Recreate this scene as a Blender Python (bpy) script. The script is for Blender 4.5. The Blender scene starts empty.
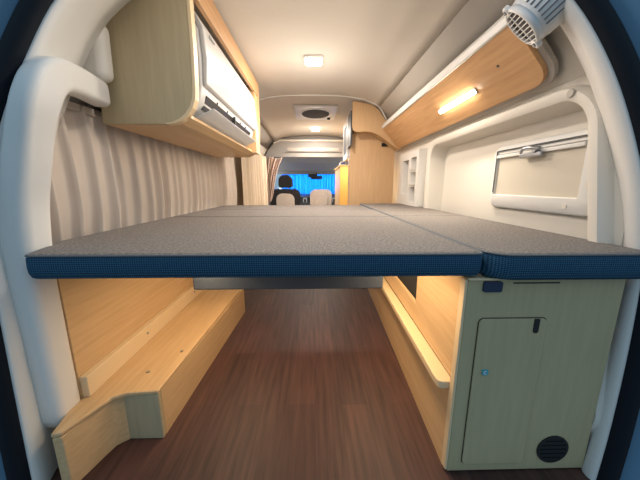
import bpy, bmesh, math, random
from mathutils import Vector, Matrix
random.seed(7)
PI = math.pi
C = bpy.context.scene.collection
sc = bpy.context.scene

# ------------------------------------------------------------------ materials
def new_mat(name):
    m = bpy.data.materials.new(name); m.use_nodes = True
    nt = m.node_tree
    return m, nt, nt.nodes['Principled BSDF']

def mat(name, col, rough=.6, metal=0., bump=0., bscale=60., vary=0., spec=.5):
    m, nt, b = new_mat(name)
    b.inputs['Base Color'].default_value = (*col, 1)
    b.inputs['Roughness'].default_value = rough
    b.inputs['Metallic'].default_value = metal
    b.inputs['Specular IOR Level'].default_value = spec
    N, L = nt.nodes.new, nt.links.new
    tc = N('ShaderNodeTexCoord')
    nz = N('ShaderNodeTexNoise'); nz.inputs['Scale'].default_value = bscale; nz.inputs['Detail'].default_value = 3
    L(tc.outputs['Object'], nz.inputs['Vector'])
    if vary:
        mx = N('ShaderNodeMixRGB'); mx.blend_type = 'MULTIPLY'; mx.inputs['Fac'].default_value = vary
        mx.inputs['Color1'].default_value = (*col, 1)
        L(nz.outputs['Fac'], mx.inputs['Color2']); L(mx.outputs['Color'], b.inputs['Base Color'])
    if bump:
        bp = N('ShaderNodeBump'); bp.inputs['Strength'].default_value = bump; bp.inputs['Distance'].default_value = .002
        L(nz.outputs['Fac'], bp.inputs['Height']); L(bp.outputs['Normal'], b.inputs['Normal'])
    return m

def wood(name, c1, c2, scale=(30, 1.6, 30), rough=.42, spec=.4):
    m, nt, b = new_mat(name)
    N, L = nt.nodes.new, nt.links.new
    tc = N('ShaderNodeTexCoord'); mp = N('ShaderNodeMapping'); mp.inputs['Scale'].default_value = scale
    L(tc.outputs['Object'], mp.inputs['Vector'])
    nz = N('ShaderNodeTexNoise'); nz.inputs['Scale'].default_value = 3; nz.inputs['Detail'].default_value = 5
    L(mp.outputs['Vector'], nz.inputs['Vector'])
    cr = N('ShaderNodeValToRGB')
    cr.color_ramp.elements[0].position = .32; cr.color_ramp.elements[0].color = (*c2, 1)
    cr.color_ramp.elements[1].position = .66; cr.color_ramp.elements[1].color = (*c1, 1)
    L(nz.outputs['Fac'], cr.inputs['Fac']); L(cr.outputs['Color'], b.inputs['Base Color'])
    b.inputs['Roughness'].default_value = rough; b.inputs['Specular IOR Level'].default_value = spec
    return m

def floor_mat():
    m, nt, b = new_mat('dark_plank_vinyl')
    N, L = nt.nodes.new, nt.links.new
    tc = N('ShaderNodeTexCoord')
    mp = N('ShaderNodeMapping'); mp.inputs['Rotation'].default_value = (0, 0, PI/2)
    L(tc.outputs['Object'], mp.inputs['Vector'])
    br = N('ShaderNodeTexBrick'); br.inputs['Scale'].default_value = 1
    br.inputs['Brick Width'].default_value = .9; br.inputs['Row Height'].default_value = .10
    br.inputs['Mortar Size'].default_value = .0006; br.offset = .37
    br.inputs['Color1'].default_value = (.088, .038, .030, 1); br.inputs['Color2'].default_value = (.058, .025, .020, 1)
    br.inputs['Mortar'].default_value = (.024, .010, .008, 1)
    L(mp.outputs['Vector'], br.inputs['Vector'])
    m2 = N('ShaderNodeMapping'); m2.inputs['Scale'].default_value = (26, 1.6, 1); L(tc.outputs['Object'], m2.inputs['Vector'])
    nz = N('ShaderNodeTexNoise'); nz.inputs['Scale'].default_value = 2.5; nz.inputs['Detail'].default_value = 6
    L(m2.outputs['Vector'], nz.inputs['Vector'])
    cr = N('ShaderNodeValToRGB'); cr.color_ramp.elements[0].position = .3; cr.color_ramp.elements[0].color = (.55, .5, .5, 1)
    cr.color_ramp.elements[1].position = .7; cr.color_ramp.elements[1].color = (1.3, 1.25, 1.2, 1)
    L(nz.outputs['Fac'], cr.inputs['Fac'])
    mx = N('ShaderNodeMixRGB'); mx.blend_type = 'MULTIPLY'; mx.inputs['Fac'].default_value = 1
    L(br.outputs['Color'], mx.inputs['Color1']); L(cr.outputs['Color'], mx.inputs['Color2'])
    L(mx.outputs['Color'], b.inputs['Base Color']); b.inputs['Roughness'].default_value = .55
    return m

def weave(name, c1, c2, size=.006, rough=.85, strength=.7, mottled=.3, nsc=150):
    """small woven texture: crossed sine waves in object space with noise"""
    m, nt, b = new_mat(name)
    N, L = nt.nodes.new, nt.links.new
    tc = N('ShaderNodeTexCoord')
    s = 2*PI/size
    def wv(vec):
        d = N('ShaderNodeVectorMath'); d.operation = 'DOT_PRODUCT'; L(tc.outputs['Object'], d.inputs[0]); d.inputs[1].default_value = vec
        q = N('ShaderNodeMath'); q.operation = 'SINE'; L(d.outputs['Value'], q.inputs[0]); return q.outputs[0]
    a, c = wv((s*.7, s*.55, s*.7)), wv((s*.7, -s*.55, -s*.7))
    mu = N('ShaderNodeMath'); mu.operation = 'MULTIPLY'; L(a, mu.inputs[0]); L(c, mu.inputs[1])
    ad = N('ShaderNodeMath'); ad.operation = 'MULTIPLY_ADD'; L(mu.outputs[0], ad.inputs[0]); ad.inputs[1].default_value = .5; ad.inputs[2].default_value = .5
    nz = N('ShaderNodeTexNoise'); nz.inputs['Scale'].default_value = nsc; nz.inputs['Detail'].default_value = 2
    L(tc.outputs['Object'], nz.inputs['Vector'])
    m1 = N('ShaderNodeMixRGB'); m1.inputs['Fac'].default_value = mottled
    L(ad.outputs[0], m1.inputs['Color1']); L(nz.outputs['Fac'], m1.inputs['Color2'])
    cr = N('ShaderNodeValToRGB'); cr.color_ramp.elements[0].position = .3; cr.color_ramp.elements[0].color = (*c1, 1)
    cr.color_ramp.elements[1].position = .75; cr.color_ramp.elements[1].color = (*c2, 1)
    L(m1.outputs['Color'], cr.inputs['Fac']); L(cr.outputs['Color'], b.inputs['Base Color'])
    bp = N('ShaderNodeBump'); bp.inputs['Strength'].default_value = strength; bp.inputs['Distance'].default_value = .0015
    L(m1.outputs['Color'], bp.inputs['Height']); L(bp.outputs['Normal'], b.inputs['Normal'])
    b.inputs['Roughness'].default_value = rough; b.inputs['Specular IOR Level'].default_value = .2
    return m

def emit(name, col, s):
    m, nt, b = new_mat(name)
    b.inputs['Base Color'].default_value = (*col, 1)
    b.inputs['Emission Color'].default_value = (*col, 1); b.inputs['Emission Strength'].default_value = s
    return m

def cloth(name, col, col2, trans=.25, axis=(0, 1, 0), period=.05):
    m, nt, b = new_mat(name)
    N, L = nt.nodes.new, nt.links.new
    tc = N('ShaderNodeTexCoord'); nz = N('ShaderNodeTexNoise'); nz.inputs['Scale'].default_value = 9
    L(tc.outputs['Object'], nz.inputs['Vector'])
    mx = N('ShaderNodeMixRGB'); mx.inputs['Color1'].default_value = (*col, 1); mx.inputs['Color2'].default_value = (*col2, 1)
    L(nz.outputs['Fac'], mx.inputs['Fac']); L(mx.outputs['Color'], b.inputs['Base Color'])
    b.inputs['Roughness'].default_value = .7; b.inputs['Sheen Weight'].default_value = .15
    b.inputs['Specular IOR Level'].default_value = .25
    tr = N('ShaderNodeBsdfTranslucent'); L(mx.outputs['Color'], tr.inputs['Color'])
    ms = N('ShaderNodeMixShader'); ms.inputs['Fac'].default_value = trans
    L(b.outputs[0], ms.inputs[1]); L(tr.outputs[0], ms.inputs[2])
    L(ms.outputs[0], nt.nodes['Material Output'].inputs['Surface'])
    return m

M = dict(
    ceil=mat('ceiling_lining', (.66, .605, .53), .85, bump=.3, bscale=400, spec=.2),
    cove=mat('cove_plastic', (.46, .42, .37), .6),
    trim=mat('cream_plastic', (.70, .65, .57), .5, bump=.15, bscale=500),
    trimw=mat('white_plastic_trim', (.74, .72, .68), .45),
    wood=wood('beech_veneer', (.66, .44, .23), (.58, .37, .185)),
    woodr=wood('orange_beech_veneer', (.66, .385, .185), (.54, .295, .135), scale=(24, 1.4, 24)),
    woodv=wood('upright_beech_veneer', (.66, .43, .23), (.60, .38, .20), scale=(30, 30, 2)),
    ply=wood('pale_birch_face', (.49, .405, .235), (.45, .37, .215), scale=(25, 25, 2), rough=.5),
    grn=wood('shaded_maple_face', (.49, .39, .235), (.44, .35, .21), scale=(25, 25, 2), rough=.5),
    edge=mat('pale_edge_band', (.74, .56, .34), .45),
    floor=floor_mat(),
    mtop=weave('grey_brown_woven_fabric', (.075, .068, .064), (.31, .275, .248), .0055, mottled=.66),  # same weave as the border, warm cabin light put into its colour
    mside=weave('navy_woven_fabric', (.006, .034, .070), (.045, .125, .20), .0075, mottled=.25),  # same weave as the top, cool outside light put into its colour
    pipe=mat('piping_fabric', (.12, .125, .13), .8),
    slate=weave('slate_fabric', (.05, .06, .075), (.09, .10, .12), .003),
    black=mat('black_plastic', (.008, .008, .009), .6),
    vmesh=mat('vent_mesh', (.10, .10, .105), .95, spec=.1),
    void=mat('dark_interior', (.012, .011, .010), .9),  # shade inside openings, put into a near-black colour
    rubber=mat('black_rubber', (.004, .007, .012), .65, spec=.2),
    paint=mat('blue_grey_paint', (.10, .22, .34), .5),  # blue outside light on the body is put into this colour
    acwhite=mat('satin_white_casing', (.60, .59, .575), .4),
    white=mat('white_abs', (.72, .71, .69), .35),
    grey=mat('grey_plastic', (.18, .18, .185), .5),
    dgrey=mat('dark_grey_plastic', (.05, .055, .06), .5),
    alu=mat('aluminium', (.42, .44, .48), .32, metal=.9),
    cabroof=mat('cab_roof_lining', (.36, .36, .35), .9),
    bulk=mat('bulkhead_lining', (.34, .32, .30), .8),
    screen=mat('privacy_screen_fabric', (.60, .54, .44), .8, bump=.3, bscale=300),
    taupe=cloth('taupe_curtain_cloth', (.67, .57, .485), (.73, .63, .54), .12),
    cream=cloth('cream_curtain_cloth', (.80, .66, .49), (.82, .69, .53), .15),
    pink=cloth('rose_beige_curtain_cloth', (.66, .50, .42), (.56, .42, .36), .15),
    bluec=cloth('blue_curtain_cloth', (.03, .32, .74), (.04, .36, .82), .5),
    beige=mat('beige_seat_cover', (.58, .50, .43), .85, bump=.4, bscale=200),
    seat=mat('black_seat_fabric', (.018, .016, .017), .9),
    yellow=wood('yellow_beech_panel', (.80, .50, .15), (.76, .46, .13)),  # galley beech with strong warm light put into its colour
    lampw=emit('lamp_diffuser_glow', (1, .86, .64), 14.),
    led=emit('led_tube_glow', (1, .90, .74), 25.),
    teal=mat('teal_plastic', (.06, .36, .42), .5),
    paper=mat('white_card', (.75, .76, .80), .7),
    bluep=mat('blue_print', (.10, .16, .50), .7),
    dkblue=mat('dark_blue_plastic', (.012, .03, .07), .5),
)

# ------------------------------------------------------------------ mesh helpers
def obj(name, bm, m, parent=None, bevel=0., seg=2, smooth=False, ang=40):
    bmesh.ops.recalc_face_normals(bm, faces=bm.faces)
    me = bpy.data.meshes.new(name); bm.to_mesh(me); bm.free()
    for mm in (m if isinstance(m, (list, tuple)) else [m]): me.materials.append(mm)
    o = bpy.data.objects.new(name, me); C.objects.link(o)
    if parent is not None: o.parent = parent
    if smooth: me.shade_smooth()
    if bevel:
        b = o.modifiers.new('bevel', 'BEVEL'); b.width = bevel; b.segments = seg; b.limit_method = 'ANGLE'; b.angle_limit = math.radians(ang)
        me.shade_smooth(); b.harden_normals = True
    return o

def BM(): return bmesh.new()

def box(x0, x1, y0, y1, z0, z1, bm=None):
    bm = bm or BM()
    vs = [bm.verts.new((x, y, z)) for x in (x0, x1) for y in (y0, y1) for z in (z0, z1)]
    for f in ((0, 1, 3, 2), (4, 6, 7, 5), (0, 4, 5, 1), (2, 3, 7, 6), (0, 2, 6, 4), (1, 5, 7, 3)):
        bm.faces.new([vs[i] for i in f])
    return bm

def prism(poly, axis, a, b, bm=None):
    """poly: 2-D outline; axis 'x' -> (y,z), 'y' -> (x,z), 'z' -> (x,y)"""
    bm = bm or BM()
    def pt(p, t): return {'x': (t, p[0], p[1]), 'y': (p[0], t, p[1]), 'z': (p[0], p[1], t)}[axis]
    A = [bm.verts.new(pt(p, a)) for p in poly]; B = [bm.verts.new(pt(p, b)) for p in poly]
    bm.faces.new(A); bm.faces.new(B)
    n = len(poly)
    for i in range(n): bm.faces.new((A[i], A[(i+1) % n], B[(i+1) % n], B[i]))
    return bm

def rrect(x0, x1, y0, y1, r, n=6):
    """rounded rectangle; r a number or 4 radii for corners (x1,y0),(x1,y1),(x0,y1),(x0,y0)"""
    rr = [r]*4 if not isinstance(r, (list, tuple)) else r
    out = []
    for (cx, cy, sx, sy, a0), q in zip(((x1, y0, -1, 1, -90), (x1, y1, -1, -1, 0), (x0, y1, 1, -1, 90), (x0, y0, 1, 1, 180)), rr):
        for k in range(n+1):
            a = math.radians(a0+90*k/n)
            out.append((cx+sx*q+q*math.cos(a), cy+sy*q+q*math.sin(a)))
    return out

def loft(rings, bm=None, closed=True, caps=(False, False)):
    bm = bm or BM()
    R = [[bm.verts.new(p) for p in r] for r in rings]
    for a, b in zip(R, R[1:]):
        n = len(a)
        for i in range(n if closed else n-1):
            bm.faces.new((a[i], a[(i+1) % n], b[(i+1) % n], b[i]))
    if caps[0]: bm.faces.new(R[0])
    if caps[1]: bm.faces.new(R[-1])
    return bm

def sweep(path, prof, side=None, caps=True, bm=None, scales=None):
    """closed 2-D profile (u along side vector, v along the other) carried along a path"""
    path = [Vector(p) for p in path]; rings = []
    side = Vector(side or (1, 0, 0))
    for i, p in enumerate(path):
        t = (path[min(i+1, len(path)-1)]-path[max(i-1, 0)]).normalized()
        s = (side - t*side.dot(t)).normalized(); w = t.cross(s)
        k = scales[i] if scales else 1
        rings.append([tuple(p+s*u*k+w*v*k) for u, v in prof])
    return loft(rings, bm, True, (caps, caps))

def circ(r, n=12): return [(r*math.cos(2*PI*k/n), r*math.sin(2*PI*k/n)) for k in range(n)]
def tube(path, r, n=10, bm=None): 
    d = Vector(path[-1])-Vector(path[0]); s = (1, 0, 0) if abs(d.normalized().x) < .8 else (0, 1, 0)
    return sweep(path, circ(r, n), s, True, bm)

def disc(c, axis, r, h, n=24, bm=None):
    c = Vector(c); a = Vector(axis).normalized()
    return tube([c, c+a*h], r, n, bm)

def smooth_path(pts, n=6):
    P = [Vector(p) for p in pts]; out = []
    for i in range(len(P)-1):
        p0, p1, p2, p3 = P[max(i-1, 0)], P[i], P[i+1], P[min(i+2, len(P)-1)]
        for k in range(n):
            t = k/n
            out.append(.5*((2*p1)+(-p0+p2)*t+(2*p0-5*p1+4*p2-p3)*t*t+(-p0+3*p1-3*p2+p3)*t**3))
    out.append(P[-1]); return out

def thing(name, label, cat, loc=(0, 0, 0), group=None):
    o = bpy.data.objects.new(name, None); C.objects.link(o); o.location = loc; o.empty_display_size = .05
    o['label'] = label; o['category'] = cat
    if group: o['group'] = group
    return o
class Part:
    """parts are modelled in world coordinates and re-based onto their thing"""
    def __init__(s, root): s.root = root
    def __call__(s, name, bm, m, **k):
        p = k.pop('parent', s.root)
        off = s.root.location
        bmesh.ops.translate(bm, verts=bm.verts, vec=-off)
        return obj(name, bm, m, p, **k)
def tag(o, label, cat, group=None):
    o['label'] = label; o['category'] = cat
    if group: o['group'] = group
    return o
def struct(name, bm, m, label, cat='wall', **k):
    o = obj(name, bm, m, **k); o['kind'] = 'structure'; o['label'] = label; o['category'] = cat; return o

# ------------------------------------------------------------------ the shell
struct('floor', box(-.86, .86, .58, 4.5, -.04, 0), M['floor'], 'dark reddish-brown wood plank floor down the middle of the van', 'floor')

# ceiling cross-section (x, z) from left to right
half = [(0, 1.612), (.2, 1.608), (.36, 1.595), (.46, 1.575), (.535, 1.545), (.585, 1.515)]
prof = [(-x, z) for x, z in reversed(half)] + half[1:]
def sheet(prof, ys, thick=.02, zoff=None, scl=None):
    bm = BM(); top = []
    rings = []
    for i, y in enumerate(ys):
        dz = zoff[i] if zoff else 0
        lo = [(x, y, z+dz) for x, z in prof]; hi = [(x, y, z+dz+thick) for x, z in reversed(prof)]
        rings.append(lo+hi)
    return loft(rings, bm, True, (True, True))
struct('ceiling', sheet(prof, [.72, 1.2, 1.8, 2.56, 3.2, 3.8, 4.32], zoff=[-.02, 0, 0, 0, -.01, -.02, -.04]), M['ceil'], 'cream padded ceiling lining of the van', 'ceiling', smooth=True)
ribp = [(x*1.0, 2.56, z-.004) for x, z in prof]
ribp = [(-.66, 2.57, 1.40)]+ribp+[(.66, 2.57, 1.40)]
struct('trim_1', sweep(smooth_path(ribp, 3), rrect(-.007, .007, -.005, .005, .003, 2), (0, 1, 0)), M['trimw'], 'thin white strip arching across the ceiling beyond the square lamp', 'trim', smooth=True)
# cove bands and cream rails at both sides of the ceiling
for s, nm in ((1, 'trim_2'), (-1, 'trim_3')):
    pf = [(.585*s, 1.515), (.655*s, 1.455), (.707*s, 1.372), (.700*s, 1.385), (.675*s, 1.47), (.60*s, 1.535)]
    struct(nm, sheet(pf[:3], [.70, 2.0, 4.32], thick=.018), M['cove'], 'grey-beige cove along the %s edge of the ceiling' % ('right' if s > 0 else 'left'), 'trim', smooth=True)
struct('trim_4', prism([(.618, 1.335), (.612, 1.362), (.640, 1.395), (.69, 1.39), (.69, 1.345)], 'y', .80, 2.585), M['trimw'], 'cream rail along the top of the long overhead wood panel', 'trim', bevel=.006)

# walls: a panel, a raised frame round a rounded window recess, the recess and its back
def wall(side, y0, y1, z0, z1, open_rect, r, xw, prot, depth, lean=0.):
    n = 8
    def ring(grow, x, rad, k=1):
        a = rrect(open_rect[0]-grow, open_rect[1]+grow, open_rect[2]-grow*k, open_rect[3]+grow, rad, n)
        Ln = open_rect[1]-open_rect[0]
        return [(x*side, y+lean*max(-.3, z-.73)*max(0, 1-max(0, y-open_rect[0])/Ln), z) for y, z in a]
    outer = []
    ro = rrect(y0, y1, z0, z1, .002, n)
    rings = [[(xw*side, y, z) for y, z in ro],
             ring(.052, xw, r+.045), ring(.048, xw-prot*.6, r+.045), ring(.038, xw-prot, r+.035), ring(.016, xw-prot, r+.015),
             ring(.004, xw-prot*.8, r+.003), ring(0, xw-prot*.4, r), ring(-.004, xw+depth*.5, r), ring(-.012, xw+depth, r-.005)]
    bm = loft(rings, None, True, (False, True))
    # outer skin so the wall has a body
    b2 = [(( xw+depth+.03)*side, y, z) for y, z in ro]
    loft([rings[0], b2], bm, True, (False, True))
    bmesh.ops.remove_doubles(bm, verts=bm.verts, dist=.0005)
    return bm
w = wall(1, .70, 4.35, .0, 1.165, (.757, 1.93, .10, 1.095), .085, .835, .035, .075, .27)
struct('wall_right', w, M['trim'], 'cream plastic right wall with a rounded window recess', 'wall', bevel=.004, seg=2)
w = wall(-1, .70, 4.35, .0, 1.165, (.80, 2.78, .60, 1.06), .075, .835, .02, .05)
struct('wall_left', w, M['trim'], 'cream plastic left wall behind the curtains', 'wall', bevel=.004, seg=2)
# sloping upper walls between window frame and cove
for s, nm in ((1, 'trim_5'), (-1, 'trim_6')):
    pf = [(.835, 1.165), (.815, 1.20), (.705, 1.385), (.735, 1.40), (.865, 1.20), (.87, 1.165)]
    struct(nm, prism([(s*x, z) for x, z in pf], 'y', .74, 4.32), M['trim'], 'sloping cream upper %s wall panel' % ('right' if s > 0 else 'left'), 'trim', bevel=.004)

struct('trim_21', sheet([(-.868, 1.10), (-.865, 1.25), (-.79, 1.47), (-.62, 1.62), (0, 1.66), (.62, 1.62), (.79, 1.47), (.865, 1.25), (.868, 1.10)], [.80, 2.5, 4.36], thick=.015), M['cove'], 'outer roof skin above the ceiling lining', 'trim')
# ------------------------------------------------------------------ rear opening: pillars, seal, body flange
Rp = smooth_path([(.79, .60, -.06), (.812, .61, .15), (.828, .625, .40), (.832, .64, .62), (.815, .655, .80), (.778, .685, .97), (.725, .72, 1.13), (.655, .765, 1.28), (.55, .82, 1.42), (.38, .87, 1.53), (.0, .89, 1.58)], 5)
Lp = smooth_path([(-.762, .60, -.06), (-.766, .61, .15), (-.772, .625, .40), (-.776, .64, .62), (-.763, .655, .80), (-.728, .685, .97), (-.678, .72, 1.12), (-.61, .765, 1.28), (-.505, .81, 1.40), (-.34, .86, 1.52), (.0, .89, 1.58)], 5)
def opening(path, s, offs):
    """rings at (outward offset, y offset) from the opening path"""
    rings = []
    for o_, dy in offs:
        r = []
        for i, p in enumerate(path):
            t = (path[min(i+1, len(path)-1)]-path[max(i-1, 0)]).normalized()
            nrm = Vector((t.z, 0, -t.x)).normalized()
            if s < 0: nrm = -nrm
            if i == len(path)-1: nrm = Vector((0, 0, 1))
            r.append(tuple(p+nrm*o_+Vector((0, dy, 0))))
        rings.append(r)
    return rings
for s, path, nm, q in ((1, Rp, 'right', 0), (-1, Lp, 'left', 1)):
    offs = [(.09, .12), (.05, .11), (.022, .075), (.004, .045)] if s > 0 else [(.12, .25), (.06, .21), (.028, .12), (.006, .06)]
    offs += [ (-.005, .030), (-.006, .015), (-.003, .004), (.002, .0), (.006, .004), (.03, .03)]
    struct('trim_%d' % (7+q), loft(opening(path, s, offs), None, False), M['trimw'], 'white %s rear pillar trim curving up round the tailgate opening' % nm, 'trim', smooth=True)
    seal = opening(path, s, [(.0, .012), (.004, -.012), (.016, -.022), (.036, -.024), (.052, -.012), (.056, .02), (.0, .02), (.0, .012)])
    struct('trim_%d' % (9+q), loft(seal, None, False), M['rubber'], 'black rubber tailgate seal on the %s of the opening' % nm, 'trim', smooth=True)
    body = opening(path, s, [(.050, .02), (.056, -.01), (.20, -.06), (.34, -.02), (.34, .02), (.05, .03)])
    struct('trim_%d' % (11+q), loft(body, None, False), [M['paint']], 'blue-grey painted body flange beyond the %s seal' % nm, 'trim', smooth=True)

# left window frame: thick pillar cover that turns into a grab arm above the curtain
pp = smooth_path([(-.760, .705, .15), (-.760, .705, .40), (-.756, .705, .62), (-.735, .705, .78), (-.697, .707, .92), (-.664, .715, 1.03), (-.660, .76, 1.10), (-.684, .86, 1.125), (-.712, 1.0, 1.128)], 6)
def rsec(a, b): return rrect(-a, a, -b, b, min(a, b)*.6, 5)
rings = []
n = len(pp)
for i, p in enumerate(pp):
    t = (pp[min(i+1, n-1)]-pp[max(i-1, 0)]).normalized()
    s_ = Vector((1, 0, 0)); s_ = (s_-t*s_.dot(t)).normalized(); w_ = t.cross(s_)
    k = i/(n-1)
    a = .041-.011*min(1, max(0, (k-.3)/.25)); b = .042*(1-k)+.040*k
    if i == 0 or i == n-1: a *= .8; b *= .8
    rings.append([tuple(p+s_*u+w_*v) for u, v in rsec(a, b)])
struct('trim_13', loft(rings, None, True, (True, True)), M['trimw'], 'rounded white window-frame cover rising from the mattress corner and bending over the curtain', 'trim', smooth=True)
# rounded filler panel between the frame cover and the overhead locker
fp = [(-.79, 1.165), (-.79, 1.27), (-.775, 1.305), (-.745, 1.328), (-.70, 1.338), (-.662, 1.345), (-.668, 1.165)]
struct('trim_14', prism(fp, 'y', .965, 1.026), M['trim'], 'rounded cream trim block between left pillar and air conditioner locker', 'trim', bevel=.028, seg=5)

# front bulkhead with arched top and the cab beyond
ZB = 1.262
arch = [(-.78, .6), (-.78, 1.20)] + [(-.70, 1.36), (-.60, 1.475), (-.50, 1.53), (-.3, 1.57), (0, 1.585), (.3, 1.57), (.5, 1.53), (.6, 1.475), (.70, 1.36)] + [(.78, 1.20), (.78, .6), (.70, .6), (.70, 1.18), (.66, ZB), (-.60, ZB), (-.68, 1.18), (-.70, .6)]
bmf = prism(arch, 'y', 4.30, 4.36)
prism([(-.90, 0), (-.90, 1.75), (.90, 1.75), (.90, 0), (.72, 0), (.72, 1.17), (.66, ZB), (-.60, ZB), (-.70, 1.17), (-.72, 0)], 'y', 4.345, 4.362, bmf)
struct('wall_front', bmf, M['bulk'], 'grey-beige arched bulkhead between high roof and cab', 'wall', bevel=.01)
struct('trim_15', prism([(-.62, 1.475), (-.5, 1.515), (.5, 1.515), (.62, 1.475), (.60, 1.455), (.5, 1.49), (-.5, 1.49), (-.60, 1.455)], 'y', 4.27, 4.30), M['trim'], 'pale lip along the top of the bulkhead', 'trim', bevel=.004)
cabr = prism([(4.36, ZB+.01), (5.0, 1.235), (5.62, 1.13), (5.62, 1.16), (5.0, 1.27), (4.36, 1.30)], 'x', -.74, .74)
struct('trim_16', cabr, M['cabroof'], 'dark blue-grey roof lining over the cab', 'trim')
for s, nm in ((1, 'trim_17'), (-1, 'trim_18')):
    struct(nm, box(min(s*.74, s*.79), max(s*.74, s*.79), 4.36, 6.2, 0, .78), M['grey'], 'grey inner side of the cab on the %s' % ('right' if s > 0 else 'left'), 'trim')
struct('trim_19', box(-.74, .74, 4.5, 6.2, -.04, 0), M['dgrey'], 'dark floor of the cab', 'trim')
wf = prism(rrect(-.735, .735, .62, 1.14, .06), 'y', 6.09, 6.10)
win = obj('window_1', wf, mat('tinted_glass', (.4, .6, .75), .1)); win['kind'] = 'structure'; win['label'] = 'windscreen behind the blue curtain'; win['category'] = 'window'
m, nt, b = new_mat('clear_glass'); b.inputs['Base Color'].default_value = (.5, .6, .65, 1); b.inputs['Roughness'].default_value = .05
tr = nt.nodes.new('ShaderNodeBsdfTransparent'); ms = nt.nodes.new('ShaderNodeMixShader'); ms.inputs['Fac'].default_value = .88
nt.links.new(b.outputs[0], ms.inputs[1]); nt.links.new(tr.outputs[0], ms.inputs[2]); nt.links.new(ms.outputs[0], nt.nodes['Material Output'].inputs['Surface'])
win.data.materials.clear(); win.data.materials.append(m)
struct('trim_20', prism([(5.60, 1.06), (6.12, 1.10), (6.12, 1.2), (5.60, 1.17)], 'x', -.74, .74), M['grey'], 'pale grey header above the windscreen', 'trim', bevel=.01)

# ------------------------------------------------------------------ bed cushions
def cushion(name, poly, z0, z1, label, r=.014, group='bed cushions laid side by side across the rear of the van'):
    cx = sum(p[0] for p in poly)/len(poly); cy = sum(p[1] for p in poly)/len(poly)
    t = thing(name, label, 'mattress', (cx, cy, z0), group)
    P = Part(t)
    def off(d):
        out = []; n = len(poly)
        A = sum(poly[i][0]*poly[(i+1) % n][1]-poly[(i+1) % n][0]*poly[i][1] for i in range(n))
        sg = 1 if A > 0 else -1
        for i in range(n):
            p0, p1, p2 = Vector(poly[i-1]), Vector(poly[i]), Vector(poly[(i+1) % n])
            a = (p1-p0).normalized(); b = (p2-p1).normalized()
            n1 = Vector((-a.y, a.x))*sg; n2 = Vector((-b.y, b.x))*sg
            nn = (n1+n2).normalized(); k = d/max(.5, nn.dot(n1))
            out.append(p1+nn*k)
        return out
    side = loft([[(p.x, p.y, z) for p in off(d)] for d, z in ((r*.7, z0), (r*.3, z0+.004), (0, z0+.015), (-.001, (z0+z1)/2), (0, z1-.008), (.003, z1-.002))], None, True, (True, False))
    P('border', side, M['mside'], smooth=True)
    top = loft([[(p.x, p.y, z) for p in off(d)] for d, z in ((.003, z1-.004), (.005, z1), (.013, z1+.003))], None, True, (False, True))
    P('top_cover', top, M['mtop'])
    pth = [(p.x, p.y, z1-.002) for p in off(.002)]
    pr = loft([[tuple(Vector((p.x, p.y, z1-.001+dz))) for p in off(.003+dd)] for dd, dz in ((-.0035, 0), (-.002, .0028), (.002, .0028), (.0035, 0), (0, -.003), (-.0035, 0))])
    P('piping', pr, M['pipe'], smooth=True)
    return t
ZT, ZM = .612, .670
def rc(x0, x1, y0, y1, r=.02): return rrect(x0, x1, y0, y1, r, 4)
cushion('bed_cushion', [(-.683+.02-.02*math.cos(a), .62+.02-.02*math.sin(a)) for a in (0, .5, 1.07, 1.57)]+[(.413-.02+.02*math.sin(a), .62+.02-.02*math.cos(a)) for a in (0, .5, 1.07, 1.57)]+[(.413, 1.415), (-.745, 1.415), (-.745, .80)], ZT, ZM, 'wide grey bed cushion with blue border, nearest across the middle and left of the bed')
cushion('bed_cushion', [(-.745, 1.425), (.410, 1.425), (.410, 1.87), (-.745, 1.87)], ZT, ZM, 'second grey cushion back in the bed, behind the wide front one')
cushion('bed_cushion', [(-.745, 1.88), (.40, 1.88), (.40, 2.28), (-.745, 2.28)], ZT, ZM, 'farthest middle cushion of the bed, before the seats')
cushion('bed_cushion', rrect(.420, .826, .604, 1.44, (.03, .02, .02, .06), 6), ZT-.006, ZM, 'narrow grey cushion with rounded corner beside the right window')
cushion('bed_cushion', [(.42, 1.45), (.826, 1.45), (.826, 2.50), (.42, 2.50)], ZT, ZM, 'rear right cushion running to the tall wooden wardrobe')
bsb = obj('bed_support_board', box(-.405, .233, .86, .90, .488, .6105), M['slate'], bevel=.006)
tag(bsb, 'slate grey board standing under the bed cushions across the aisle', 'board')

# ------------------------------------------------------------------ left lower: wood lining, ledger, step box
t = thing('side_panel', 'large beech wood panel under the bed cushions along the left wall', 'panel', (-.72, 1.3, 0))
P = Part(t)
P('board', prism([(.745, .02), (2.5, .02), (2.5, .605), (.745, .605)], 'x', -.745, -.725), M['wood'], bevel=.002)
P('ledger', prism([(.745, .1845), (2.5, .1845), (2.5, .255), (.745, .255)], 'x', -.724, -.700), M['edge'], bevel=.003)
for y in (1.05, 1.5): 
    P('screw', disc((-.7, y, .225), (1, 0, 0), .005, .003, 10), M['alu'])
P('screw', disc((-.725, 1.02, .535), (1, 0, 0), .004, .003, 10), M['alu'])
t = thing('step_bench', 'low beech step box with rounded rear end along the left side of the aisle', 'bench', (-.6, 1.2, 0))
P = Part(t)
lid = [(-.724, .70), (-.702, .615), (-.68, .62), (-.65, .70), (-.635, .742), (-.60, .76), (-.505, .768), (-.470, 1.72), (-.724, 1.72)]
P('body', prism([(-.722, .70), (-.700, .615), (-.678, .62), (-.658, .70), (-.645, .745), (-.612, .772), (-.612, 1.70), (-.722, 1.70)], 'z', 0, .170), M['wood'], bevel=.003)
P('front_board', prism([(-.526, .785), (-.506, .785), (-.466, 1.70), (-.486, 1.70)], 'z', 0, .170), M['wood'], bevel=.002)
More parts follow.
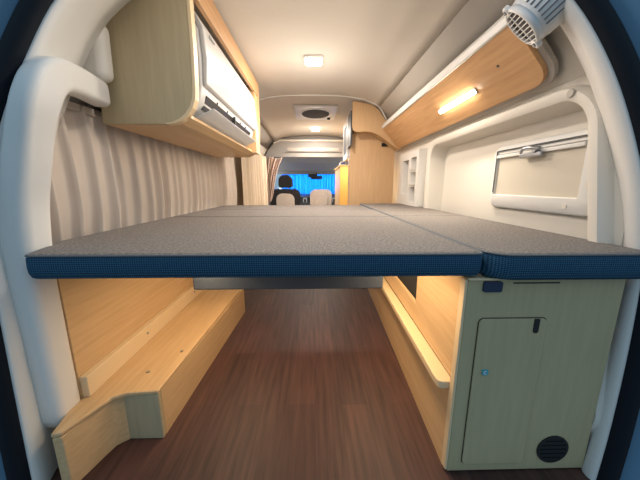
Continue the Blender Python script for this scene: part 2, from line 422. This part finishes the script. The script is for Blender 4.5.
P('end_board', prism([(-.625, .768), (-.506, .768), (-.506, .786), (-.625, .786)], 'z', 0, .170), M['grn'], bevel=.004)
P('lid', prism(lid, 'z', .171, .184), M['wood'], bevel=.004)
for x, y in ((-.59, .86), (-.53, .98)): P('screw', disc((x, y, .184), (0, 0, 1), .006, .002, 10), M['alu'])

# ------------------------------------------------------------------ right lower: rear cabinet
t = thing('rear_cabinet', 'pale wooden cabinet under the right bed cushion with small door and round vent', 'cabinet', (.58, .8, 0))
P = Part(t)
face = prism([(.388, .004), (.799, .004), (.799, .598), (.388, .598)], 'y', .640, .656)
P('end_panel', face, M['ply'], bevel=.003)
P('plinth', box(.40, .765, .66, .68, 0, .03), M['black'])
P('edge_strip', box(.380, .3875, .638, .660, .012, .600), M['edge'], bevel=.002)
P('lower_panel', prism([(.384, .66), (.398, .66), (.452, 2.1), (.438, 2.1)], 'z', 0, .275), M['wood'], bevel=.002)
hol = BM()
# upper aisle panel with a cut-out: four boards round the opening, one mesh
xa = lambda y: .392+(y-.66)*.035
def slab(y0, y1, z0, z1, bm): return prism([(xa(y0), y0), (xa(y0)+.014, y0), (xa(y1)+.014, y1), (xa(y1), y1)], 'z', z0, z1, bm)
slab(.66, 1.0, .29, .598, hol); slab(1.0, 1.72, .29, .37, hol); slab(1.72, 2.1, .29, .598, hol)
P('upper_panel', hol, M['wood'])
P('shelf_opening', prism([(.425, .98), (.43, .98), (.455, 1.74), (.450, 1.74)], 'z', .34, .598), M['void'])  # near-black sheet behind the cut-out, stands in for the shade inside
P('bottle_rail', prism([(.364, .664), (.354, .668), (.350, .68), (.350, .70), (.402, 2.1), (.44, 2.1), (.396, .664)], 'z', .262, .286), M['edge'], bevel=.004)
d = P('door', prism(rrect(.428, .606, .034, .492, .012, 4), 'y', .6345, .6400), M['ply'], bevel=.0015)
P('gap_line', loft([[(x, .6385, z) for x, z in rrect(.428-g, .606+g, .034-g, .492+g, .012+g, 4)] for g in (-.001, .0022)]), M['black'], parent=d)
P('finger_notch', prism(rrect(.571, .585, .452, .492, (.0069, .001, .001, .0069), 5), 'y', .6325, .6345), M['black'], parent=d)
ic = P('lock_plate', prism(rrect(.450, .466, .330, .346, .003, 3), 'y', .6315, .6345), M['teal'], parent=d)
P('lock_ring', loft([[(.458+r_*math.cos(a), y_, .338+r_*math.sin(a)) for a in [math.radians(40+280*k/12) for k in range(13)]] for r_, y_ in ((.0052, .6312), (.0052, .6308), (.0034, .6308), (.0034, .6312))], None, False), M['paper'], parent=ic)
P('round_vent', disc((.693, .6405, .076), (0, -1, 0), .046, .004, 32), M['black'])
for k in range(5):
    zz = .078-.028+k*.014; hw = math.sqrt(.038**2-(zz-.078)**2)
    P('vent_slat', box(.693-hw, .693+hw, .6352, .6365, zz-.0012, zz+.0012), M['rubber'])
P('magnet_catch', prism(rrect(.427, .475, .566, .594, .005, 3), 'y', .634, .640), M['dkblue'])
P('slot', box(.505, .625, .6385, .6402, .587, .590), M['black'])
P('curved_lip', prism([(.388, .599), (.50, .599), (.49, .603), (.38, .605)], 'y', .632, .66), M['edge'])

# ------------------------------------------------------------------ left overhead locker with air conditioner
t = thing('overhead_locker', 'beech overhead locker on the upper left wall housing the white air conditioner', 'cabinet', (-.6, 1.6, 1.05))
P = Part(t)
prf = [(-.742, 1.045), (-.52, 1.045)] + [(-.52+.11*math.sin(a), 1.155-.11*math.cos(a)) for a in [math.radians(q) for q in (15, 30, 45, 60, 75, 90)]] + [(-.405, 1.28), (-.405, 1.565), (-.50, 1.545), (-.575, 1.50), (-.64, 1.44), (-.665, 1.39), (-.77, 1.22), (-.775, 1.13), (-.742, 1.12)]
P('end_panel', prism(prf, 'y', 1.03, 1.048), M['grn'], bevel=.0025)
eb = [(x+.0006, z-.0006) for x, z in prf[1:10]]
P('edge_band', prism(eb+[(x-.010, z+.004) for x, z in reversed(eb)], 'y', 1.0285, 1.060), M['edge'])
P('far_panel', prism(prf, 'y', 2.16, 2.178), M['wood'], bevel=.0025)
P('base_panel', prism([(1.048, 1.045), (2.16, 1.045), (2.16, 1.06), (1.048, 1.06)], 'x', -.74, -.52), M['wood'])
P('top_rail', prism([(-.406, 1.472), (-.406, 1.565), (-.425, 1.565), (-.425, 1.472)], 'y', 1.048, 2.16), M['woodr'], bevel=.002)
P('back_panel', box(-.70, -.69, 1.05, 2.16, 1.08, 1.42), M['wood'])
P('lower_rail', prism([(-.53, 1.045), (-.48, 1.052), (-.445, 1.072), (-.45, 1.085), (-.48, 1.066), (-.53, 1.060)], 'y', 1.048, 2.16), M['wood'])
P('filler', box(-.60, -.412, 2.04, 2.158, 1.065, 1.498), M['wood'])

ac = thing('air_conditioner', 'white wall air conditioner with open louver set in the left overhead locker', 'air conditioner', (-.55, 1.55, 1.10))
P = Part(ac)
acp = [(-.66, 1.10), (-.545, 1.082), (-.48, 1.10), (-.440, 1.150), (-.425, 1.20), (-.420, 1.30), (-.425, 1.40), (-.455, 1.455), (-.52, 1.47), (-.66, 1.47)]
P('body', prism(acp, 'y', 1.13, 2.03), M['acwhite'], bevel=.010, seg=3)
fpn = [(-.424, 1.205), (-.408, 1.215), (-.400, 1.30), (-.408, 1.41), (-.437, 1.462), (-.455, 1.455), (-.425, 1.40), (-.420, 1.30)]
P('front_panel', prism(fpn, 'y', 1.14, 2.02), M['acwhite'], bevel=.006, seg=3)
P('air_outlet', prism([(-.450, 1.130), (-.426, 1.182), (-.432, 1.186), (-.458, 1.134)], 'y', 1.18, 1.94), M['black'])
lv = P('louver', prism([(-.492, 1.082), (-.400, 1.124), (-.395, 1.132), (-.402, 1.134), (-.495, 1.090)], 'y', 1.17, 1.94), M['acwhite'], bevel=.002)
P('louver_arm', box(-.445, -.418, 1.545, 1.557, 1.125, 1.19), M['dgrey'], parent=lv)
for y in (1.30, 1.44, 1.68, 1.80): P('vane', prism([(-.452, 1.135), (-.422, 1.19), (-.430, 1.196), (-.462, 1.140)], 'y', y, y+.004), M['dgrey'])
P('side_grille', box(-.50, -.44, 1.1265, 1.1295, 1.25, 1.44), M['grey'])
P('maker_mark', box(-.4045, -.4030, 1.19, 1.25, 1.395, 1.403), M['grey'])
P('indicator', disc((-.4015, 1.92, 1.24), (1, 0, 0), .004, .002, 10), M['grey'])

# ------------------------------------------------------------------ curtains
def curtain(p0, p1, ztop, zbot, nfold, depth, nrm, flare=0., res=20, seedv=1, ridge=.16, tuck=0.):
    """hung cloth along p0->p1 (x,y): flat pleats between narrow pinched ridges; nrm points into the room"""
    rnd = random.Random(seedv)
    p0, p1 = Vector((*p0, 0)), Vector((*p1, 0)); nv = Vector((*nrm, 0)).normalized(); d = (p1-p0)
    ph = [rnd.uniform(-.22, .22) for _ in range(nfold+2)]; am = [rnd.uniform(.6, 1.15) for _ in range(nfold+2)]
    dr_ = [rnd.uniform(-.5, .5) for _ in range(nfold+2)]
    cols = nfold*res; rows = 24
    bm = BM(); G = []
    for j in range(rows+1):
        v = j/rows; row = []
        for i in range(cols+1):
            u = i/cols; k = u*nfold; f = int(min(k, nfold-1)); x = k-f-.5-ph[f]-dr_[f]*.12*math.sin(3*v)
            s = math.exp(-(x/ridge)**2) + .10*math.cos(PI*k)
            bulge = flare*math.sin(PI*min(1, v*1.08))**1.5 - tuck*max(0, v-.72)/.28
            amp = depth*(am[f]*(.85+.3*v))
            zt = ztop(u) if callable(ztop) else ztop; zb = zbot(u) if callable(zbot) else zbot
            p = p0+d*(u+.0012*math.sin(5*v+k*2))+nv*(amp*s+bulge)
            row.append(bm.verts.new((p.x, p.y, zt+(zb-zt)*v)))
        G.append(row)
    for a, b in zip(G, G[1:]):
        for i in range(cols): bm.faces.new((a[i], a[i+1], b[i+1], b[i]))
    return bm
def solid(o, t=.0015):
    s = o.modifiers.new('thickness', 'SOLIDIFY'); s.thickness = t; return o
t = thing('window_curtain', 'long pleated taupe curtain across the left windows beside the bed', 'curtain', (-.78, 1.7, .68))
P = Part(t)
o = P('cloth', curtain((-.792, .70), (-.786, 2.72), lambda u: 1.095-.01*u, .60, 25, .030, (1, 0), .006, seedv=3, ridge=.10, tuck=.012), M['taupe'], smooth=True); solid(o)
P('hem_tape', sweep([(-.780, .72, 1.085), (-.778, 2.70, 1.078)], rrect(-.004, .004, -.012, .012, .002, 2), (1, 0, 0)), M['taupe'])
rl = obj('curtain_rail', sweep([(-.79, .72, 1.106), (-.79, 2.75, 1.098)], rrect(-.008, .008, -.006, .006, .002, 2), (1, 0, 0)), M['alu']); tag(rl, 'metal curtain rail above the left windows under the locker', 'rail')
t = thing('door_curtain', 'cream pleated curtain over the sliding door beyond the air conditioner', 'curtain', (-.76, 3.4, .62))
P = Part(t)
o = P('cloth', curtain((-.74, 2.86), (-.72, 4.15), lambda u: 1.29-.06*u, .50, 11, .045, (1, 0), .0, seedv=5, ridge=.3), M['cream'], smooth=True); solid(o)
# tied-back cab divider curtain
t = thing('cab_divider_curtain', 'rose-beige curtain gathered and tied back at the left of the cab doorway', 'curtain', (-.7, 4.22, .6))
P = Part(t)
bm = BM(); G = []
for j in range(25):
    v = j/24; z = 1.245-.66*v
    right = -.47-.21*v-.02*math.sin(v*5); left = -.70-.07*v
    row = []
    for i in range(61):
        u = i/60
        row.append(bm.verts.new((left+(right-left)*u, 4.215+.018*math.sin(u*PI*10)+.01*math.sin(u*19+v*3), z+.01*math.sin(u*7))))
    G.append(row)
for a, b_ in zip(G, G[1:]):
    for i in range(60): bm.faces.new((a[i], a[i+1], b_[i+1], b_[i]))
solid(P('cloth', bm, M['pink'], smooth=True))
# blue windscreen curtain
bc = obj('windscreen_curtain', curtain((-.70, 5.98), (.70, 5.98), 1.10, .66, 22, .03, (0, -1), 0, seedv=9, ridge=.35, res=10), M['bluec'], smooth=True)
solid(bc); tag(bc, 'bright blue curtain drawn across the windscreen at the front', 'curtain')

# ------------------------------------------------------------------ right upper: long wood panel, LED bar
t = thing('overhead_cupboard', 'long orange-beech cupboard front on the upper right wall with rounded near end', 'cupboard', (.72, 1.6, 1.26))
P = Part(t)
# panel drawn in (y, w) with w up the slope from bottom (x .782,z 1.178) to top (x .622,z 1.338)
def slope(y, w, off=0.):
    bx, bz, tx, tz = .782, 1.172, .628, 1.345
    L_ = math.hypot(tx-bx, tz-bz); ux, uz = (tx-bx)/L_, (tz-bz)/L_
    nx, nz = -uz, ux   # pointing into the cabin and down
    if nx > 0: nx, nz = -nx, -nz
    return (bx+ux*w+nx*off, y, bz+uz*w+nz*off)
W_ = math.hypot(.154, .173)
out = rrect(.955, 2.585, 0, W_, (.002, .002, .05, .06), 8)
P('board', loft([[slope(y, w, o_) for y, w in out] for o_ in (-.012, .006)], None, True, (True, True)), M['woodr'], bevel=.003)
out2 = rrect(.935, 2.585, -.018, W_+.010, (.002, .002, .06, .075), 8)
P('backing', loft([[slope(y, w, o_) for y, w in out2] for o_ in (-.03, -.0125)], None, True, (True, True)), M['cove'], bevel=.003)
P('screw', disc(slope(1.10, .135, .006), (-.7, 0, -.7), .005, .002, 10), M['dgrey'])
t = thing('led_bar', 'glowing slim LED light bar on the long overhead wood panel', 'lamp', slope(1.455, .10, .008))
P = Part(t)
P('mount', loft([[slope(y, w, o_) for y, w in rrect(1.27, 1.61, .086, .110, .004, 3)] for o_ in (.0065, .012)], None, True, (True, True)), M['alu'])
P('tube', loft([[slope(y, w, o_) for y, w in rrect(1.28, 1.60, .088-g, .108+g, .006, 3)] for o_, g in ((.012, 0), (.020, 0), (.023, -.004))], None, True, (True, True)), M['led'])

# window with privacy screen in the right recess
xb = .906
t = thing('window_2', 'right side window with pale privacy screen inside a rounded white frame', 'window'); t['kind'] = 'structure'
P = Part(t)
def yr(a, b, c, d_, r): return rrect(a, b, c, d_, r, 6)
fr = loft([[(x, y, z) for y, z in yr(a, b, c, d_, r)] for x, (a, b, c, d_), r in (
    (xb, (.838, 1.372, .728, 1.016), .04), (xb-.010, (.840, 1.370, .730, 1.014), .04), (xb-.016, (.848, 1.362, .738, 1.006), .035),
    (xb-.016, (.905, 1.345, .788, .994), .008), (xb-.004, (.908, 1.342, .791, .991), .006))])
P('window_frame', fr, M['trimw'], smooth=False, bevel=.002)
P('privacy_screen', box(xb-.006, xb-.002, .908, 1.342, .791, .958), M['screen'])
P('screen_rail', box(xb-.020, xb-.004, .908, 1.345, .959, .974), M['trimw'], bevel=.004)
P('screen_housing', box(xb-.012, xb-.003, .908, 1.345, .977, .990), M['trimw'], bevel=.002)
P('side_gap', box(xb-.0175, xb-.0160, 1.343, 1.350, .80, .993), M['dgrey'])
P('top_gap', box(xb-.0175, xb-.0160, .91, 1.345, .990, .995), M['dgrey'])
lt = P('latch', box(xb-.036, xb-.018, 1.065, 1.175, .944, .962), M['alu'], bevel=.005)
P('latch_handle', sweep(smooth_path([(xb-.037, 1.075, .972), (xb-.046, 1.105, .980), (xb-.048, 1.140, .978), (xb-.037, 1.165, .966)]), circ(.006, 8), (0, 0, 1)), M['alu'], parent=lt, smooth=True)
P('latch_hinge', disc((xb-.018, 1.095, .972), (-1, 0, 0), .012, .022, 16), M['alu'], parent=lt)
for y, z in ((.878, .835), (.945, .758)): P('button', disc((xb-.0160, y, z), (-1, 0, 0), .008, .003, 16), M['trim'])
sb = obj('frame_stud', disc((.800, .893, 1.112), (-1, 0, 0), .013, .006, 20), M['cove'], bevel=.002); tag(sb, 'round grey stud on the upper rear corner of the right window surround', 'stud')

# upper back band of the recess
# pocket shelf at far end of the right window surround
t = thing('pocket_shelf', 'cream wall pocket with small open compartments between window and wardrobe', 'shelf', (.80, 2.2, .9))
P = Part(t)
bm = BM()
for (a, b_, c, d_) in ((2.06, 2.10, .675, 1.10), (2.22, 2.27, .675, 1.10), (2.42, 2.50, .675, 1.10), (2.10, 2.22, 1.05, 1.10), (2.27, 2.42, 1.04, 1.10),
                       (2.10, 2.22, .675, .70), (2.27, 2.42, .675, .76), (2.10, 2.22, .94, .955), (2.10, 2.22, .825, .84)):
    box(.775, .834, a, b_, c, d_, bm)
P('face_frame', bm, M['trimw'])
P('back', box(.828, .8345, 2.08, 2.46, .68, 1.08), M['cove'])
for z in (.955, .84): P('ledge', prism([(.765, 2.10), (.765, 2.22), (.82, 2.22), (.82, 2.10)], 'z', z, z+.006), M['trimw'])

# ventilator fan in the top right corner
t = thing('ventilator_fan', 'white drum ventilator with slatted grille in the upper right rear corner', 'fan', (.60, .87, 1.28))
P = Part(t)
ax = Vector((.66, -.42, .73)).normalized()
gc = Vector((.603, .868, 1.281))
u_ = ax.cross(Vector((.57, .83, .43))).normalized(); v_ = u_.cross(ax).normalized()
def dr(r0, off, n=40): return [tuple(gc+ax*off+(u_*math.cos(2*PI*k/n)+v_*math.sin(2*PI*k/n))*r0) for k in range(n)]
P('drum', loft([dr(.056, .004), dr(.064, .010), dr(.068, .03), dr(.071, .095), dr(.060, .108)], None, True, (True, True)), M['white'], smooth=False, bevel=.002)
P('grille_ring', loft([dr(.056, .002), dr(.056, -.006), dr(.059, -.009), dr(.064, -.005), dr(.064, .010), dr(.056, .010)], None, True), M['white'], smooth=True)
P('grille_back', loft([dr(.0555, -.0005), dr(.0555, .0035)], None, True, (True, True)), M['black'])
for k in range(9):
    a = -.049+.01225*k; h = math.sqrt(.057**2-a*a)
    c = gc+ax*-.007
    p0 = c+u_*a-v_*h; p1 = c+u_*a+v_*h
    P('slat', tube([p0, p1], .0017, 6), M['white'])
P('cross_bar', tube([gc-ax*.0075-u_*.056, gc-ax*.0075+u_*.056], .0015, 6), M['white'])
for k in range(7):
    a = math.radians(-90-36+k*12)
    c = gc+ax*.018+(u_*math.cos(a)+v_*math.sin(a))*.0672
    P('side_slot', tube([c, c+ax*.06+(c-gc-ax*.018).normalized()*.002], .0024, 6), M['grey'])
for sgn in (-1, 1):
    lug = gc+u_*(.062*sgn)+ax*.0
    P('mount_lug', disc(lug-ax*.010, ax, .014, .014, 20), M['white'], bevel=.003)
    P('lug_screw', disc(lug-ax*.013, ax, .006, .003, 14), M['grey'])

# ------------------------------------------------------------------ ceiling lamps and roof vent
for i, (x, y, z, lb) in enumerate(((.0, 1.885, 1.600, 'square glowing ceiling lamp nearest the bed'), (.025, 3.85, 1.572, 'square glowing ceiling lamp beyond the roof vent'))):
    t = thing('ceiling_lamp', lb, 'lamp', (x, y, z), 'ceiling lamps down the middle of the roof'); P = Part(t)
    h = .05
    P('bezel', loft([[(px, py, zz) for px, py in rrect(x-h-g, x+h+g, y-h-g, y+h+g, .012, 4)] for g, zz in ((.010, z+.012), (.010, z), (.004, z-.003), (0, z))]), M['trimw'], bevel=.001)
    P('diffuser', prism(rrect(x-h, x+h, y-h, y+h, .01, 4), 'z', z-.008, z+.008), M['lampw'], bevel=.002)
t = thing('roof_vent', 'white square roof vent with dark oval mesh in the ceiling between the two lamps', 'vent', (.02, 3.05, 1.58)); P = Part(t)
vx, vy, vz = .02, 3.10, 1.600
P('frame', loft([[(px, py, zz) for px, py in rrect(vx-.21-g, vx+.21+g, vy-.26-g, vy+.26+g, .02, 5)] for g, zz in ((.012, vz), (.012, vz-.006), (.0, vz-.012), (-.03, vz-.010))], None, True, (False, False)), M['white'], bevel=.003)
def ell(a, b, z, n=40): return [(vx+a*math.cos(2*PI*k/n), vy+b*math.sin(2*PI*k/n), z) for k in range(n)]
P('cover_plate', prism(rrect(vx-.185, vx+.185, vy-.235, vy+.235, .01, 3), 'z', vz-.009, vz-.004), M['trimw'])
P('oval_ring', loft([ell(.162, .205, vz-.009), ell(.160, .203, vz-.016), ell(.150, .193, vz-.018), ell(.146, .189, vz-.012)]), M['white'], smooth=True)
P('mesh_screen', loft([ell(.148, .190, vz-.0165), ell(.148, .190, vz-.013)], None, True, (True, True)), M['vmesh'])
P('knob', disc((vx+.15, vy+.185, vz-.010), (0, 0, -1), .018, .018, 16), M['black'], bevel=.003)

# ------------------------------------------------------------------ wardrobe and galley
t = thing('wardrobe', 'tall beech wardrobe on the right with a wavy-edged upper cupboard', 'wardrobe', (.58, 2.9, 0)); P = Part(t)
P('main_panel', prism([(.352, .0), (.79, .0), (.79, 1.15), (.70, 1.375), (.60, 1.50), (.352, 1.50)], 'y', 2.73, 2.75), M['woodv'], bevel=.002)
P('aisle_side', box(.345, .352, 2.73, 2.80, 0, 1.1), M['wood'])
P('upper_side', box(.338, .352, 2.62, 2.83, 1.20, 1.50), M['dgrey'])
wav = [(.350, 1.50), (.350, 1.36), (.356, 1.335), (.375, 1.318), (.41, 1.312), (.47, 1.318), (.53, 1.312), (.60, 1.285), (.66, 1.245), (.71, 1.21), (.785, 1.165), (.76, 1.235), (.66, 1.41), (.59, 1.50), (.52, 1.545), (.44, 1.562), (.350, 1.575)]
P('wavy_board', prism(wav, 'y', 2.60, 2.618), M['woodv'], bevel=.002)
P('cupboard_floor', prism([(x, z+.002) for x, z in wav[3:11]]+[(x, z+.012) for x, z in reversed(wav[3:11])], 'y', 2.619, 2.729), M['wood'])
P('cupboard_recess', box(.655, .71, 2.716, 2.728, 1.205, 1.235), M['void'])  # solid dark box painted in for shade under the cupboard
t = thing('wall_cupboard', 'white-framed dark-fronted cupboard facing the aisle beside the wardrobe', 'cupboard', (.33, 3.0, 1.1)); P = Part(t)
P('case', box(.348, .50, 2.84, 3.25, 1.11, 1.50), M['white'], bevel=.004)
P('front_frame', loft([[(x, y, z) for y, z in rrect(2.84+g, 3.25-g, 1.10+g, 1.50-g, .01, 3)] for x, g in ((.348, 0), (.336, 0), (.336, .06), (.344, .06))]), M['white'], bevel=.001)
P('dark_glass', box(.340, .3435, 2.90, 3.19, 1.16, 1.44), M['black'])
t = thing('galley_cabinet', 'yellow-lit beech galley cabinet in front of the cab seats', 'cabinet', (.5, 3.5, 0)); P = Part(t)
P('end_panel', box(.306, .79, 3.27, 3.288, 0, 1.055), M['yellow'])
P('carcass', box(.316, .79, 3.288, 4.15, 0, 1.054), M['wood'])
P('worktop', box(.300, .79, 3.262, 4.16, 1.056, 1.073), M['yellow'], bevel=.003)
t = thing('tissue_box', 'small white and blue box on the galley worktop', 'box', (.34, 3.4, 1.0735)); P = Part(t)
P('carton', prism([(.302, 1.0735), (.37, 1.0735), (.385, 1.135), (.325, 1.118)], 'y', 3.30, 3.45), M['paper'])
P('printed_band', prism([(.312, 1.082), (.365, 1.082), (.372, 1.107), (.325, 1.100)], 'y', 3.297, 3.2995), M['bluep'])

# ------------------------------------------------------------------ cab
def seat(x, w, label, cover, head, y=4.66, top=.78):
    t = thing('cab_chair', label, 'seat', (x, y, 0), 'seats in the cab'); P = Part(t)
    P('base', box(x-w/2, x+w/2, y, y+.5, .0, .38), M['seat'], bevel=.03)
    bk = rrect(x-w/2, x+w/2, .3, top, (.02, .10, .10, .02), 6)
    P('backrest', prism(bk, 'y', y-.02, y+.10), M['seat'] if cover != 'all' else M['beige'], bevel=.025, seg=3)
    if cover: P('seat_cover', prism(rrect(x-w*.31, x+w*.31, .3, top-.075, (.02, .10, .10, .02), 6), 'y', y-.045, y-.018), M['beige'], bevel=.012, seg=3)
    if head:
        P('headrest', prism(rrect(x-.12, x+.12, top+.02, top+.235, (.05, .10, .10, .05), 6), 'y', y+.0, y+.11), M['seat'], bevel=.03, seg=3)
        for s in (-1, 1): P('post', tube([(x+s*.05, y+.05, top-.03), (x+s*.05, y+.05, top+.04)], .007, 8), M['alu'])
    return t
seat(-.485, .50, 'black cab seat with dark headrest and beige back cover on the left', True, True)
seat(.12, .38, 'beige covered middle cab seat with low back', 'all', False, y=4.70, top=.775)
seat(.60, .46, 'black cab seat half hidden behind the yellow galley panel', False, False, y=4.66, top=.78)
t = thing('dashboard', 'dark dashboard with pale vents and dials under the windscreen curtain', 'dashboard', (0, 5.6, .4)); P = Part(t)
P('body', prism([(5.45, .0), (5.40, .45), (5.46, .60), (5.60, .655), (5.95, .665), (5.95, 0)], 'x', -.73, .73), M['dgrey'], bevel=.02)
for x0, x1 in ((-.22, -.14), (.20, .28), (.36, .44), (-.40, -.33)):
    g = P('air_vent', box(x0, x1, 5.425, 5.45, .49, .60), M['white'], bevel=.006)
    P('vent_core', box(x0+.02, x1-.02, 5.420, 5.4245, .515, .575), M['black'], parent=g)
P('display', box(-.10, .04, 5.425, 5.45, .47, .59), M['black'], bevel=.004)
P('pale_band', box(-.45, .6, 5.44, 5.47, .60, .625), M['grey'], bevel=.005)
t = thing('rear_view_mirror', 'dark rear-view mirror hanging before the blue curtain', 'mirror', (.05, 5.55, 1.03)); P = Part(t)
P('housing', prism(rrect(-.07, .17, .96, 1.03, .03, 5), 'y', 5.53, 5.56), M['black'], bevel=.008)
P('stalk', tube([(.05, 5.56, 1.02), (.05, 5.60, 1.09)], .012, 8), M['black'])
P('sensor_box', box(-.12, .06, 5.57, 5.60, 1.0, 1.065), M['black'], bevel=.008)
t = thing('overhead_shelf', 'pale overhead shelf lip on the bulkhead above the cab', 'shelf', (0, 4.26, 1.32)); P = Part(t)
P('ledge', box(-.42, .40, 4.265, 4.298, 1.338, 1.350), M['bulk'], bevel=.005)
P('recess', box(-.40, .38, 4.288, 4.2985, 1.354, 1.40), M['cove'])

# ------------------------------------------------------------------ lights
def light(name, kind, loc, e, col, size=.1, rot=(0, 0, 0), sy=None, spread=None):
    l = bpy.data.lights.new(name, kind); l.energy = e; l.color = col
    if kind == 'AREA':
        l.size = size
        if sy: l.shape = 'RECTANGLE'; l.size_y = sy
        if spread: l.spread = spread
    else: l.shadow_soft_size = size
    o = bpy.data.objects.new(name, l); C.objects.link(o); o.location = loc; o.rotation_euler = rot; return o
warm = (1, .90, .80)
for nm, x, y, z, e in (('rear', 0, 1.885, 1.585, 9), ('front', .025, 3.85, 1.555, 10), ('tail', 0, .80, 1.56, 2.6)):  # third entry is an unseen lamp added to brighten the rear end
    light('lamp_light_'+nm, 'AREA', (x, y, z), e, warm, .09)
    light('lamp_glow_'+nm, 'POINT', (x, y, z-.32), e*.38, warm, .05)  # unseen point fill added below each lamp to brighten the ceiling
light('led_light', 'AREA', slope(1.455, .098, .04), 5, (1, .88, .72), .38, (0, math.radians(45), 0), .02)
# LED tapes under the bed, along the two side panels
light('under_bed_tape_left', 'AREA', (-.35, 1.05, .605), 2.7, (1, .74, .46), .05, (0, 0, 0), .8)
light('under_bed_tape_right', 'AREA', (.26, 1.05, .605), 2.7, (1, .74, .46), .05, (0, 0, 0), .8)
# daylight through the windscreen; added fill lamps brighten the cab from its sides
light('front_daylight', 'AREA', (0, 6.5, 1.0), 90, (.8, .9, 1), 1.3, (math.radians(-90), 0, 0), .6)
for sx in (-1, 1): light('side_daylight', 'AREA', (1.5*sx, 5.3, 1.2), 22, (1, .95, .88), .9, (0, math.radians(90*sx), 0), .5)
light('galley_light', 'AREA', (.40, 3.02, 1.095), 2.2, (1, .8, .5), .05, (0, 0, 0), .25)

w = bpy.data.worlds.new('World'); sc.world = w; w.use_nodes = True
bg = w.node_tree.nodes['Background']; bg.inputs['Strength'].default_value = .42
wn = w.node_tree.nodes.new; tcw = wn('ShaderNodeTexCoord'); sp = wn('ShaderNodeSeparateXYZ'); rp = wn('ShaderNodeValToRGB')
rp.color_ramp.elements[0].position = .36; rp.color_ramp.elements[0].color = (.16, .20, .23, 1)      # dim ground
rp.color_ramp.elements[1].position = .56; rp.color_ramp.elements[1].color = (.50, .76, 1, 1)        # cool daylight sky
mm_ = wn('ShaderNodeMath'); mm_.operation = 'MULTIPLY_ADD'; mm_.inputs[1].default_value = .5; mm_.inputs[2].default_value = .5
wl = w.node_tree.links.new
wl(tcw.outputs['Generated'], sp.inputs[0]); wl(sp.outputs['Z'], mm_.inputs[0]); wl(mm_.outputs[0], rp.inputs['Fac']); wl(rp.outputs['Color'], bg.inputs['Color'])

# ------------------------------------------------------------------ camera
F = 270.
cam = bpy.data.cameras.new('camera'); co = bpy.data.objects.new('camera', cam); C.objects.link(co)
cam.sensor_width = 36; cam.lens = F/640*36; cam.clip_start = .02
pitch = math.atan(54/F); yaw = math.atan(6/F*math.cos(pitch))
co.location = (0, 0, .83)
co.rotation_euler = (PI/2-pitch, 0, -yaw)
sc.camera = co
vs = sc.view_settings; vs.view_transform = 'Standard'; vs.look = 'None'; vs.gamma = 1; vs.use_curve_mapping = False
vs.exposure = .6
